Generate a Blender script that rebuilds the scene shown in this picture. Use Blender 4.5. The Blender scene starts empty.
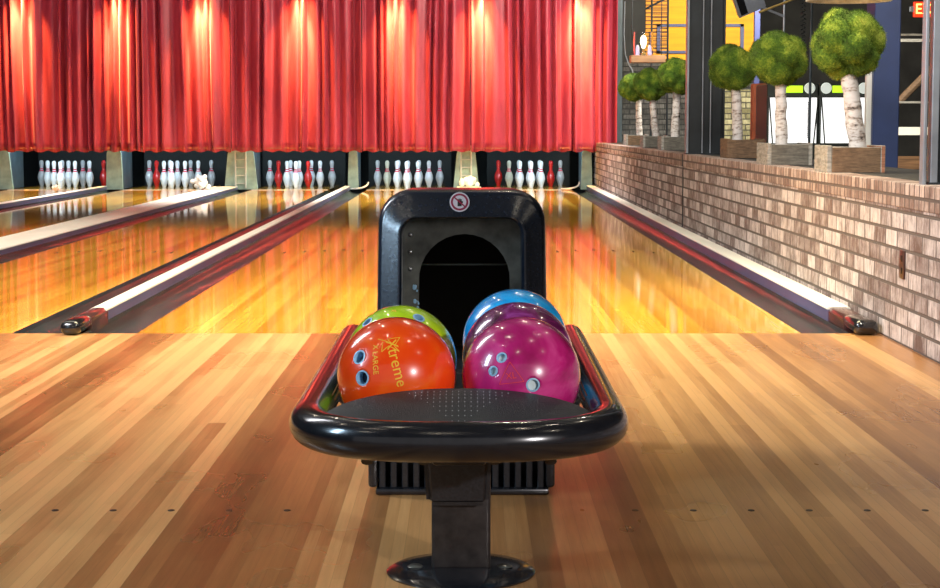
import bpy, bmesh, math, random
from mathutils import Vector, Matrix
sc = bpy.context.scene
C = sc.collection
PI = math.pi
random.seed(7)

# ---------------------------------------------------------------- camera
F, HY, VX, H = 1809.0, 126.0, 469.0, 0.881
cam_d = bpy.data.cameras.new('camera'); cam = bpy.data.objects.new('camera', cam_d); C.objects.link(cam)
cam_d.sensor_width = 36; cam_d.lens = 36*F/940.0; cam_d.clip_start = .05; cam_d.clip_end = 200
cam_d.shift_x = (470-VX)/940.0
cam.location = (0, 0, H)
cam.rotation_euler = (PI/2 - math.atan((294-HY)/F), 0, 0)
sc.camera = cam

# ---------------------------------------------------------------- light
sc.view_settings.view_transform = 'Standard'; sc.view_settings.look = 'None'
sc.view_settings.gamma = 1; sc.view_settings.use_curve_mapping = False
sc.view_settings.exposure = 0.0
w = bpy.data.worlds.new('world'); sc.world = w; w.use_nodes = True
w.node_tree.nodes['Background'].inputs[0].default_value = (.85, .8, .8, 1)
w.node_tree.nodes['Background'].inputs[1].default_value = .35

def look(o, tgt):
    o.rotation_euler = (Vector(tgt) - o.location).to_track_quat('-Z', 'Y').to_euler()
def area(loc, tgt, sx, sy, power, col, spread=PI):
    d = bpy.data.lights.new('area_light', 'AREA'); d.shape = 'RECTANGLE'; d.size = sx; d.size_y = sy
    d.energy = power; d.color = col; d.spread = spread
    o = bpy.data.objects.new('area_light', d); C.objects.link(o); o.location = loc; look(o, tgt); return o
def spot(loc, tgt, ang, blend, power, col, r=.04):
    d = bpy.data.lights.new('spot_light', 'SPOT'); d.spot_size = math.radians(ang); d.spot_blend = blend
    d.energy = power; d.color = col; d.shadow_soft_size = r
    o = bpy.data.objects.new('spot_light', d); C.objects.link(o); o.location = loc; look(o, tgt); return o
def point(loc, power, col, r=.05):
    d = bpy.data.lights.new('point_light', 'POINT'); d.energy = power; d.color = col; d.shadow_soft_size = r
    o = bpy.data.objects.new('point_light', d); C.objects.link(o); o.location = loc; return o

YC = 24.9                                   # curtain plane
SPX = [-6.1, -4.78, -3.62, -2.30, -.99, .15, 1.52]
for i, x in enumerate(SPX):                 # downlights washing the curtain
    spot((x, YC-.24, 3.0), (x, YC-.08, 2.1), 56, 1.0, 620, (1, .60, .14), .03)
    spot((x, YC-.24, 3.0), (x, YC-.06, 2.35), 27, .8, 1900, (1, .72, .20), .03)
area((-2.6, 22.6, 3.5), (-2.6, YC, 1.2), 9, .3, 22, (1, .78, .98))       # general wash on the curtain
area((-6.6, 20, 3.2), (-6.5, YC, 1.3), 2.0, .5, 14, (1, .25, .75))
area((-2.4, 12.5, 3.6), (-2.4, 12.5, 0), 8, 7, 235, (1, .92, .74), 2.0)
area((-2.4, 21.6, 3.5), (-2.4, 21.9, 0), 8, 1.5, 330, (1, .98, .90), 1.7)        # over the lanes; this one added to brighten their far ends
area((0, 8.9, 3.5), (0, 8.6, 0), 2.6, 1.6, 120, (1, .80, .46), 1.7)            # above the foul line
for x, y in ((-2.2, 4.2), (-.8, 3.4), (1.3, 4.0), (2.4, 2.0), (-2.6, 1.6), (.3, 7.0), (-1.4, 7.4), (1.4, 7.6)):
    point((x, y, 3.3), 10, (1, .88, .70), .03)
area((-3.4, 2.6, 2.2), (0, 4.2, .45), .5, 1.2, 26, (.55, .78, 1), 1.6)             # above the approach, added for blue edges on the hood
spot((2.9, -.9, 1.75), (0, 3.3, .42), 16, .5, 620, (1, .94, .95), .07)     # lamp to the right of the camera
area((-3.0, 6.0, 3.0), (1.8, 11, .4), 1.6, 1.6, 260, (.95, .96, 1))  # lights the brick wall
area((.9, 15.5, 3.3), (2.0, 20, 1.2), .8, .8, 55, (1, .97, .85), 2.0)       # added to brighten the far moss trees
for x, y in ((-1.6, 2.6), (-.3, 1.2), (.9, 2.9), (2.0, 5.2), (-1.1, 5.6), (.5, 6.4), (-2.4, 8.4)):
    point((x, y, 3.35), 9, (1, .86, .66), .035)                          # ceiling downlights
for lx in (-5.85, -4.26, -2.48, -.89, .89): # fluorescent above each pin deck
    area((lx, 25.15, .80), (lx, 26.2, .15), 1.0, .06, 27.0, (.66, .86, 1))
# bar beside the lanes
area((4.0, 21.0, 3.4), (3.2, 24.0, 2.2), 2.0, .4, 420, (1, .95, .8))
area((3.4, 9.5, 3.3), (2.2, 13, 1.1), 2.5, 2.5, 80, (1, .95, .85))
area((1.2, 5.5, 3.2), (2.0, 11.5, 1.2), .8, .8, 120, (1, .97, .85))

# ---------------------------------------------------------------- node helpers
class NT:
    def __init__(s, name):
        s.m = bpy.data.materials.new(name); s.m.use_nodes = True
        s.t = s.m.node_tree; s.b = s.t.nodes['Principled BSDF']
    def n(s, kind, **kw):
        nd = s.t.nodes.new(kind)
        for k, v in kw.items():
            if k.startswith('i_'):
                key = k[2:]; nd.inputs[int(key) if key.isdigit() else key.replace('_', ' ')].default_value = v
            else: setattr(nd, k, v)
        return nd
    def l(s, a, b): s.t.links.new(a, b)
    def math(s, op, a, b=None):
        nd = s.n('ShaderNodeMath', operation=op)
        for i, v in enumerate((a, b)):
            if v is None: continue
            if isinstance(v, (int, float)): nd.inputs[i].default_value = v
            else: s.l(v, nd.inputs[i])
        return nd.outputs[0]
    def ramp(s, fac, stops, interp='LINEAR'):
        nd = s.n('ShaderNodeValToRGB'); cr = nd.color_ramp; cr.interpolation = interp
        while len(cr.elements) < len(stops): cr.elements.new(.5)
        for e, (p, c) in zip(cr.elements, stops): e.position = p; e.color = (*c, 1)
        s.l(fac, nd.inputs[0]); return nd.outputs[0]
    def mix(s, fac, a, b, mode='MIX'):
        nd = s.n('ShaderNodeMix', data_type='RGBA', blend_type=mode)
        for i, v in ((0, fac), (6, a), (7, b)):
            if isinstance(v, (int, float)): nd.inputs[i].default_value = v
            elif isinstance(v, tuple): nd.inputs[i].default_value = (*v, 1)
            else: s.l(v, nd.inputs[i])
        return nd.outputs[2]
    def bump(s, h, strength=.3, dist=.01):
        nd = s.n('ShaderNodeBump'); nd.inputs['Strength'].default_value = strength; nd.inputs['Distance'].default_value = dist
        s.l(h, nd.inputs['Height']); s.l(nd.outputs[0], s.b.inputs['Normal'])
    def obj(s): return s.n('ShaderNodeTexCoord').outputs['Object']
    def noise(s, vec, scale, detail=3, rough=.5):
        nd = s.n('ShaderNodeTexNoise'); nd.inputs['Scale'].default_value = scale
        nd.inputs['Detail'].default_value = detail; nd.inputs['Roughness'].default_value = rough
        s.l(vec, nd.inputs['Vector']); return nd.outputs['Fac']
    def mapping(s, vec, scale=(1, 1, 1), rot=(0, 0, 0), loc=(0, 0, 0)):
        nd = s.n('ShaderNodeMapping'); nd.inputs['Scale'].default_value = scale
        nd.inputs['Rotation'].default_value = rot; nd.inputs['Location'].default_value = loc
        s.l(vec, nd.inputs['Vector']); return nd.outputs[0]

def mat(name, col, rough=.5, metal=0, noise=0.08, nscale=30, coat=0, spec=.5, bump=0, emit=None, es=0, sheen=0, stretch=(1, 1, 1)):
    t = NT(name); b = t.b
    v = t.mapping(t.obj(), scale=stretch)
    f = t.noise(v, nscale, 4)
    lo = tuple(c*(1-noise*1.6) for c in col); hi = tuple(min(1, c*(1+noise*1.6)) for c in col)
    t.l(t.ramp(f, [(.25, lo), (.75, hi)]), b.inputs['Base Color'])
    b.inputs['Roughness'].default_value = rough; b.inputs['Metallic'].default_value = metal
    b.inputs['Coat Weight'].default_value = coat; b.inputs['Coat Roughness'].default_value = .04
    b.inputs['Specular IOR Level'].default_value = spec
    if sheen: b.inputs['Sheen Weight'].default_value = sheen; b.inputs['Sheen Roughness'].default_value = .35
    if bump: t.bump(f, bump, .004)
    if emit: b.inputs['Emission Color'].default_value = (*emit, 1); b.inputs['Emission Strength'].default_value = es
    return t.m

def wood_floor(name, stops, rough, spec, coat, coat_r, ior=1.45):
    t = NT(name); b = t.b
    co = t.n('ShaderNodeTexCoord').outputs['Object']
    sep = t.n('ShaderNodeSeparateXYZ'); t.l(co, sep.inputs[0])
    def rnd(width, seed, length):
        fx = t.math('FLOOR', t.math('DIVIDE', t.math('ADD', sep.outputs[0], 20.0), width))
        w1 = t.n('ShaderNodeTexWhiteNoise', noise_dimensions='1D'); t.l(t.math('ADD', fx, seed), w1.inputs['W'])
        fy = t.math('FLOOR', t.math('ADD', t.math('DIVIDE', sep.outputs[1], length), t.math('MULTIPLY', w1.outputs['Value'], 5)))
        cmb = t.n('ShaderNodeCombineXYZ'); t.l(fx, cmb.inputs[0]); t.l(fy, cmb.inputs[1]); cmb.inputs[2].default_value = seed
        w2 = t.n('ShaderNodeTexWhiteNoise', noise_dimensions='3D'); t.l(cmb.outputs[0], w2.inputs['Vector'])
        return w2.outputs['Value'], fx
    g1, _ = rnd(.1068, 3.3, 60.0)
    g3, _ = rnd(.0534, 5.7, 30)
    g2, fx = rnd(.0267, 9.1, 1.3)
    grain = t.noise(t.mapping(co, scale=(60, 2.2, 10)), 1.5, 6, .65)
    cloud = t.noise(t.mapping(co, scale=(1.5, .6, 1)), 2.0, 3)
    v = t.math('ADD', t.math('ADD', t.math('MULTIPLY', g1, .42), t.math('MULTIPLY', g3, .26)), t.math('MULTIPLY', g2, .10))
    v = t.math('ADD', v, t.math('MULTIPLY', grain, .28))
    v = t.math('ADD', v, t.math('MULTIPLY', t.math('SUBTRACT', cloud, .5), .25))
    col = t.ramp(v, stops)
    # fine joint lines between boards
    fr = t.math('FRACT', t.math('DIVIDE', t.math('ADD', sep.outputs[0], 20.0), .0267))
    line = t.math('LESS_THAN', fr, .035)
    col = t.mix(t.math('MULTIPLY', line, .35), col, tuple(c*.45 for c in stops[0][1]))
    t.l(col, b.inputs['Base Color'])
    rr = t.n('ShaderNodeMapRange'); rr.inputs['To Min'].default_value = rough*.85; rr.inputs['To Max'].default_value = rough*1.25
    t.l(cloud, rr.inputs[0]); t.l(rr.outputs[0], b.inputs['Roughness'])
    b.inputs['Specular IOR Level'].default_value = spec; b.inputs['IOR'].default_value = ior
    b.inputs['Coat Weight'].default_value = coat; b.inputs['Coat Roughness'].default_value = coat_r
    return t.m

M = {}
M['approach'] = wood_floor('approach_wood', [(.24, (.20, .078, .024)), (.50, (.41, .19, .062)), (.78, (.74, .41, .155))], .27, .5, .0, .2)
M['lane'] = wood_floor('lane_wood', [(.20, (.52, .21, .018)), (.50, (.78, .38, .035)), (.82, (.97, .57, .08))], .055, .5, .0, .05, 1.75)
M['dark_inlay'] = mat('dark_inlay', (.03, .015, .01), .4)
M['cream'] = mat('cream_plastic', (.88, .85, .76), .42, noise=.06, nscale=6, coat=.0, stretch=(1, .2, 1))
M['rail_side'] = mat('rail_side_plastic', (.13, .14, .28), .28, noise=.25, nscale=3, coat=.08, stretch=(1, .3, 1))
M['gutter'] = mat('gutter_plastic', (.024, .036, .040), .26, noise=.3, nscale=5, spec=.15, coat=.05, stretch=(3, .3, 1))
M['black_gloss'] = mat('black_gloss', (.012, .012, .014), .16, noise=.2, coat=.5)
M['brown_cap'] = mat('brown_cap', (.075, .030, .028), .25, coat=.4)
M['black_plastic'] = mat('black_plastic', (.018, .019, .022), .30, noise=.3, nscale=180, spec=.6, bump=.08)
M['ring_black'] = mat('ring_black', (.010, .011, .014), .20, noise=.2, nscale=60, spec=.7, coat=.35)
M['hood_black'] = mat('hood_black', (.010, .015, .026), .24, noise=.25, nscale=120, spec=.7, bump=.06)
M['vinyl'] = mat('black_vinyl', (.022, .028, .030), .42, noise=.3, nscale=400, spec=.5, bump=.4)
M['metal_dark'] = mat('dark_metal', (.11, .115, .10), .30, .5, noise=.5, nscale=14)
M['steel'] = mat('screw_steel', (.45, .46, .46), .3, .9)
M['column_metal'] = mat('pedestal_metal', (.035, .030, .028), .38, .3, noise=.3, nscale=40)
M['teal_steel'] = mat('painted_steel', (.050, .068, .080), .45, .2, noise=.2, nscale=8, stretch=(4, 4, .5))
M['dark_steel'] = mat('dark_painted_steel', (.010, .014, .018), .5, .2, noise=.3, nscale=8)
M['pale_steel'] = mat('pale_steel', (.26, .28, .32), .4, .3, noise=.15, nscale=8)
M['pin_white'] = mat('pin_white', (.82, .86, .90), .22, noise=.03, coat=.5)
M['pin_shaded_grey'] = mat('pin_shaded_grey', (.50, .53, .56), .25, noise=.06, coat=.5)  # white pins with their shading put into the colour; reused for cushion dots
M['pin_ivory'] = mat('pin_ivory', (.62, .62, .50), .25, noise=.06, coat=.5)
M['pin_red'] = mat('pin_red', (.62, .02, .02), .2, noise=.08, coat=.6)
M['stripe_red'] = mat('stripe_red', (.72, .03, .09), .3)
M['kick_cream'] = mat('kickback_cream', (.34, .45, .34), .5, noise=.18, nscale=9)
M['kick_blue'] = mat('kickback_blue', (.030, .055, .070), .5, noise=.3, nscale=7)
M['pit'] = mat('pit_black', (.006, .008, .008), .8)
M['glare_hose_white'] = mat('white_glare_hose', (.88, .86, .80), .6, noise=.05)  # shared by the hoses and the modelled glare
M['dark_wall'] = mat('dark_wall', (.035, .033, .030), .8, noise=.25, nscale=3)
M['ceiling'] = mat('ceiling_black', (.02, .02, .02), .9)
M['grey_sill'] = mat('slate_sill', (.045, .044, .042), .55, noise=.3, nscale=18, bump=.2)

def curtain_mat():
    t = NT('red_velvet'); b = t.b
    co = t.obj()
    f = t.noise(t.mapping(co, scale=(3, 3, .35)), 3.0, 5, .6)
    f2 = t.noise(t.mapping(co, scale=(60, 60, 40)), 2.0, 3)
    v = t.math('ADD', t.math('MULTIPLY', f, .8), t.math('MULTIPLY', f2, .2))
    t.l(t.ramp(v, [(.3, (.28, .020, .042)), (.7, (.54, .066, .10))]), b.inputs['Base Color'])
    b.inputs['Roughness'].default_value = .42; b.inputs['Specular IOR Level'].default_value = .35
    b.inputs['Sheen Weight'].default_value = .15; b.inputs['Sheen Roughness'].default_value = .3
    b.inputs['Sheen Tint'].default_value = (1, .45, .65, 1)
    t.bump(f2, .15, .004)
    return t.m
M['velvet'] = curtain_mat()

def brick_mat(name, horiz, c1, c2, mortar, bw, rh, off=.5, zoff=0, tint=True):
    """horiz = 'Y' for a wall in the YZ plane, 'X' for one in the XZ plane"""
    t = NT(name); b = t.b
    sep = t.n('ShaderNodeSeparateXYZ'); t.l(t.obj(), sep.inputs[0])
    cmb = t.n('ShaderNodeCombineXYZ')
    t.l(sep.outputs[1 if horiz == 'Y' else 0], cmb.inputs[0]); t.l(t.math('ADD', sep.outputs[2], zoff), cmb.inputs[1])
    br = t.n('ShaderNodeTexBrick'); t.l(cmb.outputs[0], br.inputs['Vector'])
    br.offset = off
    br.inputs['Scale'].default_value = 1; br.inputs['Brick Width'].default_value = bw; br.inputs['Row Height'].default_value = rh
    br.inputs['Mortar Size'].default_value = .0075; br.inputs['Mortar Smooth'].default_value = .25; br.inputs['Bias'].default_value = -.1
    br.inputs['Color1'].default_value = (0, 0, 0, 1); br.inputs['Color2'].default_value = (1, 1, 1, 1); br.inputs['Mortar'].default_value = (.5, .5, .5, 1)
    n1 = t.noise(cmb.outputs[0], 9, 5, .65)
    n2 = t.noise(t.mapping(cmb.outputs[0], scale=(42, 9, 1)), 1, 5, .75)
    sepc = t.n('ShaderNodeSeparateColor'); t.l(br.outputs['Color'], sepc.inputs[0])
    v = t.math('ADD', t.math('MULTIPLY', sepc.outputs[0], .20), t.math('MULTIPLY', n1, .40))
    v = t.math('ADD', v, t.math('MULTIPLY', n2, .55))
    col = t.ramp(v, [(.42, c1), (.54, tuple((a+b_)/2*.95 for a, b_ in zip(c1, c2))), (.62, c2), (.73, tuple(min(1, a*1.35+.03) for a in c2))])
    col = t.mix(br.outputs['Fac'], col, mortar)
    t.l(col, b.inputs['Base Color']); b.inputs['Roughness'].default_value = .8
    h = t.math('SUBTRACT', t.math('MULTIPLY', n2, .35), br.outputs['Fac'])
    t.bump(h, 1.0, .012)
    return t.m
M['brick'] = brick_mat('brick_pink_grey', 'Y', (.14, .085, .072), (.54, .47, .45), (.13, .105, .095), .205, .0765)
M['brick_top'] = brick_mat('brick_soldier_course', 'Y', (.18, .10, .08), (.46, .35, .30), (.12, .09, .08), .078, .2, 0)
M['brick_dark'] = brick_mat('brick_dark_grey', 'X', (.035, .032, .028), (.11, .10, .09), (.02, .02, .018), .2, .075)
M['cage_wall'] = brick_mat('brick_olive', 'X', (.14, .12, .05), (.36, .32, .18), (.06, .055, .04), .2, .075)
M['yellow_wall'] = mat('yellow_boards', (1, .40, .004), .7, noise=.12, nscale=3, stretch=(.3, 1, 6))
def slat_mat():
    t = NT('orange_slats'); sep = t.n('ShaderNodeSeparateXYZ'); t.l(t.obj(), sep.inputs[0])
    fr = t.math('FRACT', t.math('DIVIDE', sep.outputs[2], .055))
    t.l(t.mix(t.math('LESS_THAN', fr, .28), (.85, .34, .02), (.10, .04, .02)), t.b.inputs['Base Color'])
    t.b.inputs['Roughness'].default_value = .7
    return t.m
M['orange_slats'] = slat_mat()
M['blue_paint'] = mat('blue_paint', (.026, .045, .135), .5, noise=.15, nscale=4)
M['navy'] = mat('navy_paint', (.05, .06, .17), .5)
M['red_brown'] = mat('red_brown_paint', (.40, .09, .035), .6, noise=.2, nscale=10)
M['screen_white'] = mat('lit_white_panel', (.9, .9, .9), .5, emit=(1, 1, .98), es=1.15)
M['lime'] = mat('lime_lit_strip', (.5, .8, .02), .4, emit=(.62, .95, .02), es=.85)
M['disc_white'] = mat('white_disc', (.8, .85, .8), .4, emit=(.9, 1, .92), es=.35)
M['cab_black'] = mat('cabinet_black', (.02, .025, .02), .5)
M['exit_red'] = mat('exit_red', (.9, .05, .01), .4, emit=(1, .03, .005), es=1.3)
M['exit_letter'] = mat('exit_letter', (1, .6, .2), .4, emit=(1, .55, .10), es=4.0)
M['gold'] = mat('brass_pipe', (.62, .42, .14), .35, .7)
M['bulb'] = mat('bulb_glow', (1, .8, .4), .3, emit=(1, .78, .42), es=9)
M['lilac'] = mat('lilac_glass_base', (.62, .55, .80), .2, coat=.5, emit=(.8, .7, 1), es=.4)
M['plank'] = mat('shelf_wood', (.20, .10, .045), .6, noise=.4, nscale=10, stretch=(.3, 3, 3))
M['shade'] = mat('pendant_shade', (.75, .78, .78), .5, noise=.15)
M['tv_grey'] = mat('tv_grey', (.36, .40, .48), .35, .2)
M['sticker_white'] = mat('sticker_white', (.85, .78, .82), .4, noise=.03)
M['sticker_red'] = mat('sticker_red', (.34, .015, .06), .4)
M['outlet'] = mat('outlet_brown', (.055, .022, .018), .4)
M['socket'] = mat('socket_dark', (.012, .008, .007), .4)

def glass():
    t = NT('clear_glass'); b = t.b
    b.inputs['Transmission Weight'].default_value = 1; b.inputs['Roughness'].default_value = .02; b.inputs['IOR'].default_value = 1.15
    n = t.noise(t.obj(), 20); t.l(t.ramp(n, [(.2, (.94, .94, .92)), (.8, (1, 1, 1))]), b.inputs['Base Color'])
    return t.m
M['glass'] = glass()

def moss_mat(name, sh):
    t = NT(name); co = t.obj()
    a = t.noise(co, 9, 4); f = t.noise(co, 90, 4, .7)
    v = t.math('ADD', t.math('MULTIPLY', a, .62), t.math('MULTIPLY', f, .38))
    t.l(t.ramp(v, [(.36, (.02*sh, .04*sh, .005)), (.47, (.055*sh, .115*sh, .010)), (.56, (.17*sh, .235*sh, .02)), (.68, (.46*sh, .47*sh, .08))]), t.b.inputs['Base Color'])
    t.b.inputs['Roughness'].default_value = .85; t.b.inputs['Specular IOR Level'].default_value = .2
    t.b.inputs['Sheen Weight'].default_value = .25; t.b.inputs['Sheen Tint'].default_value = (.8, 1, .2, 1)
    t.bump(f, .8, .01)
    return t.m
M['moss'] = moss_mat('moss', 1.0)
def birch():
    t = NT('birch_bark'); co = t.obj()
    f = t.noise(t.mapping(co, scale=(1, 1, 3.2)), 13, 4, .6); g = t.noise(co, 60, 3)
    v = t.math('ADD', t.math('MULTIPLY', f, .8), t.math('MULTIPLY', g, .2))
    t.l(t.ramp(v, [(.36, (.05, .035, .03)), (.43, (.40, .33, .29)), (.50, (.62, .57, .55)), (.8, (.80, .75, .73))]), t.b.inputs['Base Color'])
    t.b.inputs['Roughness'].default_value = .7; t.bump(v, .5, .01)
    return t.m
M['birch'] = birch()
def rough_wood(name, c):
    t = NT(name); co = t.obj()
    f = t.noise(t.mapping(co, scale=(2, 2, 14)), 6, 6, .7); g = t.noise(co, 30, 3)
    v = t.math('ADD', t.math('MULTIPLY', f, .75), t.math('MULTIPLY', g, .25))
    t.l(t.ramp(v, [(.30, tuple(x*.35 for x in c)), (.52, c), (.75, tuple(min(1, x*1.8) for x in c))]), t.b.inputs['Base Color'])
    t.b.inputs['Roughness'].default_value = .8; t.bump(v, .5, .006)
    return t.m
M['w_brown'] = rough_wood('weathered_brown_board', (.17, .10, .055))
M['w_grey'] = rough_wood('weathered_grey_board', (.13, .115, .095))
M['w_pale'] = rough_wood('pale_grey_board', (.30, .28, .25))
M['w_red'] = rough_wood('reddish_board', (.36, .15, .085))
M['soil'] = mat('soil', (.02, .014, .01), .95, noise=.5, nscale=60, bump=.6)

def ball_mat(name, stops, scale=9, glow=0):
    t = NT(name); b = t.b; co = t.obj()
    n0 = t.n('ShaderNodeTexNoise'); n0.inputs['Scale'].default_value = scale; n0.inputs['Detail'].default_value = 5
    n0.inputs['Distortion'].default_value = 1.6; t.l(co, n0.inputs['Vector'])
    t.l(t.ramp(n0.outputs['Fac'], stops), b.inputs['Base Color'])
    b.inputs['Roughness'].default_value = .25; b.inputs['Coat Weight'].default_value = 1; b.inputs['Coat Roughness'].default_value = .05
    return t.m
M['ball_orange'] = ball_mat('orange_ball_resin', [(.3, (.95, .05, .003)), (.55, (1, .085, .004)), (.75, (1, .16, .01))])
M['ball_lime'] = ball_mat('lime_ball_resin', [(.3, (.32, .58, .01)), (.55, (.52, .80, .015)), (.72, (.80, .85, .03))])
M['ball_magenta'] = ball_mat('magenta_ball_resin', [(.3, (.34, .008, .10)), (.5, (.56, .018, .19)), (.72, (.80, .10, .36))], 7)
M['ball_purple'] = ball_mat('purple_ball_resin', [(.3, (.06, .004, .03)), (.5, (.19, .012, .12)), (.7, (.36, .07, .34))], 16)
M['ball_blue'] = ball_mat('blue_ball_resin', [(.3, (.0, .22, .60)), (.55, (.01, .42, .90)), (.72, (.08, .60, .95))], 10)
M['insert_dark'] = mat('insert_dark', (.008, .02, .05), .4)
M['insert_ring'] = mat('insert_ring_blue', (.30, .55, .75), .35)
M['insert_white'] = mat('insert_white', (.66, .74, .72), .35)
M['gold_print'] = mat('yellow_print', (1, .55, .03), .45)
M['red_print'] = mat('red_print', (.80, .05, .06), .4)

# ---------------------------------------------------------------- mesh helpers
def obj(name, bm, m, parent=None, smooth=None, loc=None):
    me = bpy.data.meshes.new(name)
    bmesh.ops.recalc_face_normals(bm, faces=bm.faces[:])
    if smooth is not None:
        for f in bm.faces: f.smooth = True
        a = math.radians(smooth)
        for e in bm.edges:
            if len(e.link_faces) == 2 and e.calc_face_angle(0) > a: e.smooth = False
    bm.to_mesh(me); bm.free()
    for mm in (m if isinstance(m, (list, tuple)) else [m]): me.materials.append(mm)
    o = bpy.data.objects.new(name, me); C.objects.link(o)
    if parent: o.parent = parent
    if loc: o.location = loc
    return o
def tag(o, label, cat, group=None, kind=None):
    o['label'] = label; o['category'] = cat
    if group: o['group'] = group
    if kind: o['kind'] = kind
    return o
def thing(name, label, cat, loc=(0, 0, 0), rz=0, group=None):
    o = bpy.data.objects.new(name, None); C.objects.link(o); o.location = loc; o.rotation_euler = (0, 0, rz)
    return tag(o, label, cat, group)
def struct(name, bm, m, **k):
    o = obj(name, bm, m, **k); o['kind'] = 'structure'; return o
def bx(bm, x0, x1, y0, y1, z0, z1, bev=0, seg=2, mi=0):
    r = bmesh.ops.create_cube(bm, size=1)
    vs = r['verts']
    for v in vs:
        v.co = Vector(((x0+x1)/2 + v.co.x*(x1-x0), (y0+y1)/2 + v.co.y*(y1-y0), (z0+z1)/2 + v.co.z*(z1-z0)))
    fs = set(f for v in vs for f in v.link_faces)
    for f in fs: f.material_index = mi
    if bev:
        es = list(set(e for v in vs for e in v.link_edges))
        bmesh.ops.bevel(bm, geom=es, offset=bev, segments=seg, affect='EDGES', profile=.5)
    return vs
def B(): return bmesh.new()
def tube(bm, pts, r, seg=16, cap=True, closed=False, mi=0):
    pts = [Vector(p) for p in pts]; n = len(pts); rings = []
    rr = r if isinstance(r, (list, tuple)) else [r]*n
    up = Vector((0, 0, 1)); prev = None
    for i, p in enumerate(pts):
        if closed: d = pts[(i+1) % n] - pts[i-1]
        else: d = pts[min(i+1, n-1)] - pts[max(i-1, 0)]
        d.normalize()
        if prev is None:
            a = d.cross(up)
            if a.length < .01: a = d.cross(Vector((1, 0, 0)))
        else: a = prev - d*prev.dot(d)
        a.normalize(); prev = a; b = d.cross(a)
        rings.append([bm.verts.new(p + (a*math.cos(t)+b*math.sin(t))*rr[i]) for t in [2*PI*k/seg for k in range(seg)]])
    fs = []
    for i in range(n if closed else n-1):
        A, Bn = rings[i], rings[(i+1) % n]
        for k in range(seg): fs.append(bm.faces.new((A[k], A[(k+1) % seg], Bn[(k+1) % seg], Bn[k])))
    if cap and not closed:
        fs.append(bm.faces.new(rings[0])); fs.append(bm.faces.new(rings[-1][::-1]))
    for f in fs: f.material_index = mi
def lathe(bm, prof, seg=24, c=(0, 0, 0), mi=0):
    rings = []
    for r, z in prof:
        if r < 1e-6: rings.append([bm.verts.new((c[0], c[1], c[2]+z))])
        else: rings.append([bm.verts.new((c[0]+r*math.cos(2*PI*k/seg), c[1]+r*math.sin(2*PI*k/seg), c[2]+z)) for k in range(seg)])
    for A, Bn in zip(rings, rings[1:]):
        for k in range(seg):
            k2 = (k+1) % seg
            if len(A) == 1 and len(Bn) == 1: continue
            if len(A) == 1: f = bm.faces.new((A[0], Bn[k2], Bn[k]))
            elif len(Bn) == 1: f = bm.faces.new((A[k], A[k2], Bn[0]))
            else: f = bm.faces.new((A[k], A[k2], Bn[k2], Bn[k]))
            f.material_index = mi
def prism_y(bm, poly, y0, y1, mi=0):
    """poly of (x, z) extruded along y"""
    a = [bm.verts.new((x, y0, z)) for x, z in poly]; b = [bm.verts.new((x, y1, z)) for x, z in poly]
    n = len(poly); fs = [bm.faces.new(a), bm.faces.new(b[::-1])]
    for i in range(n): fs.append(bm.faces.new((a[i], b[i], b[(i+1) % n], a[(i+1) % n])))
    for f in fs: f.material_index = mi
    return fs

# ================================================================ THE SETTING
FY = 7.67; PIN = 25.96; LE = 27.2                 # foul line, head pin, end of pin deck
LANES = [-5.85, -4.26, -2.48, -.89, .89]; HW = .527
bm = B(); bx(bm, -9, 1.76, -2.5, FY, -.12, 0); fl = struct('floor', bm, M['approach'])
bm = B(); bx(bm, -9, 1.76, FY, 28.5, -.2, -.121); struct('floor_under_lanes', bm, M['pit'])
bm = B(); bx(bm, 1.76, 9, -2.5, 30.5, -.12, 0); struct('floor_bar', bm, M['dark_wall'])
bm = B(); bx(bm, -9, 9, -2.5, 30.5, 3.9, 4.0); struct('ceiling', bm, M['ceiling'])
bm = B(); bx(bm, -9.1, -9, -2.5, 28.5, -.1, 3.9); struct('wall_left', bm, M['dark_wall'])
bm = B(); bx(bm, -9, 2.1, 28.4, 28.5, -.2, 3.9); struct('wall_back', bm, M['pit'])
WX = 1.75; WT = .653; WE = 25.5
bm = B(); bx(bm, WX, WX+.30, -2.5, WE, 0, WT-.10); wr = struct('wall_right', bm, M['brick'])
bm = B(); bx(bm, WX-.004, WX+.12, -2.5, WE, WT-.10, WT, .003, 1); struct('trim_1', bm, M['brick_top'])
bm = B(); bx(bm, WX+.12, WX+.62, -2.5, WE, WT-.03, WT-.002, .003, 1); struct('trim_2', bm, M['grey_sill'])
bm = B(); bx(bm, WX+.30, WX+.60, -2.5, WE, 0, WT-.03); struct('wall_right_inner', bm, M['dark_wall'])
bm = B(); bx(bm, WX-.006, WX, 14.79, 14.81, .06, WT-.1); bx(bm, WX-.010, WX-.004, 14.79, 14.81, WT-.1, WT); struct('trim_3', bm, M['dark_steel'])
# ---- floor dots on the approach
k = 0
for rowy, nm in ((4.10, 'twelve'),):
    for i in range(-12, 13):
        x = -.018 + i*.1335 + .0
        if abs(x) < .3 or x > 1.6: continue
        bm = B(); lathe(bm, [(0, .0012), (.0075, .0010), (.0082, 0)], 14)
        bmesh.ops.scale(bm, vec=(1.0, 1.25, 1), verts=bm.verts[:])
        o = obj('approach_dot', bm, M['dark_inlay'], loc=(x, rowy, 0)); o.parent = fl

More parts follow.
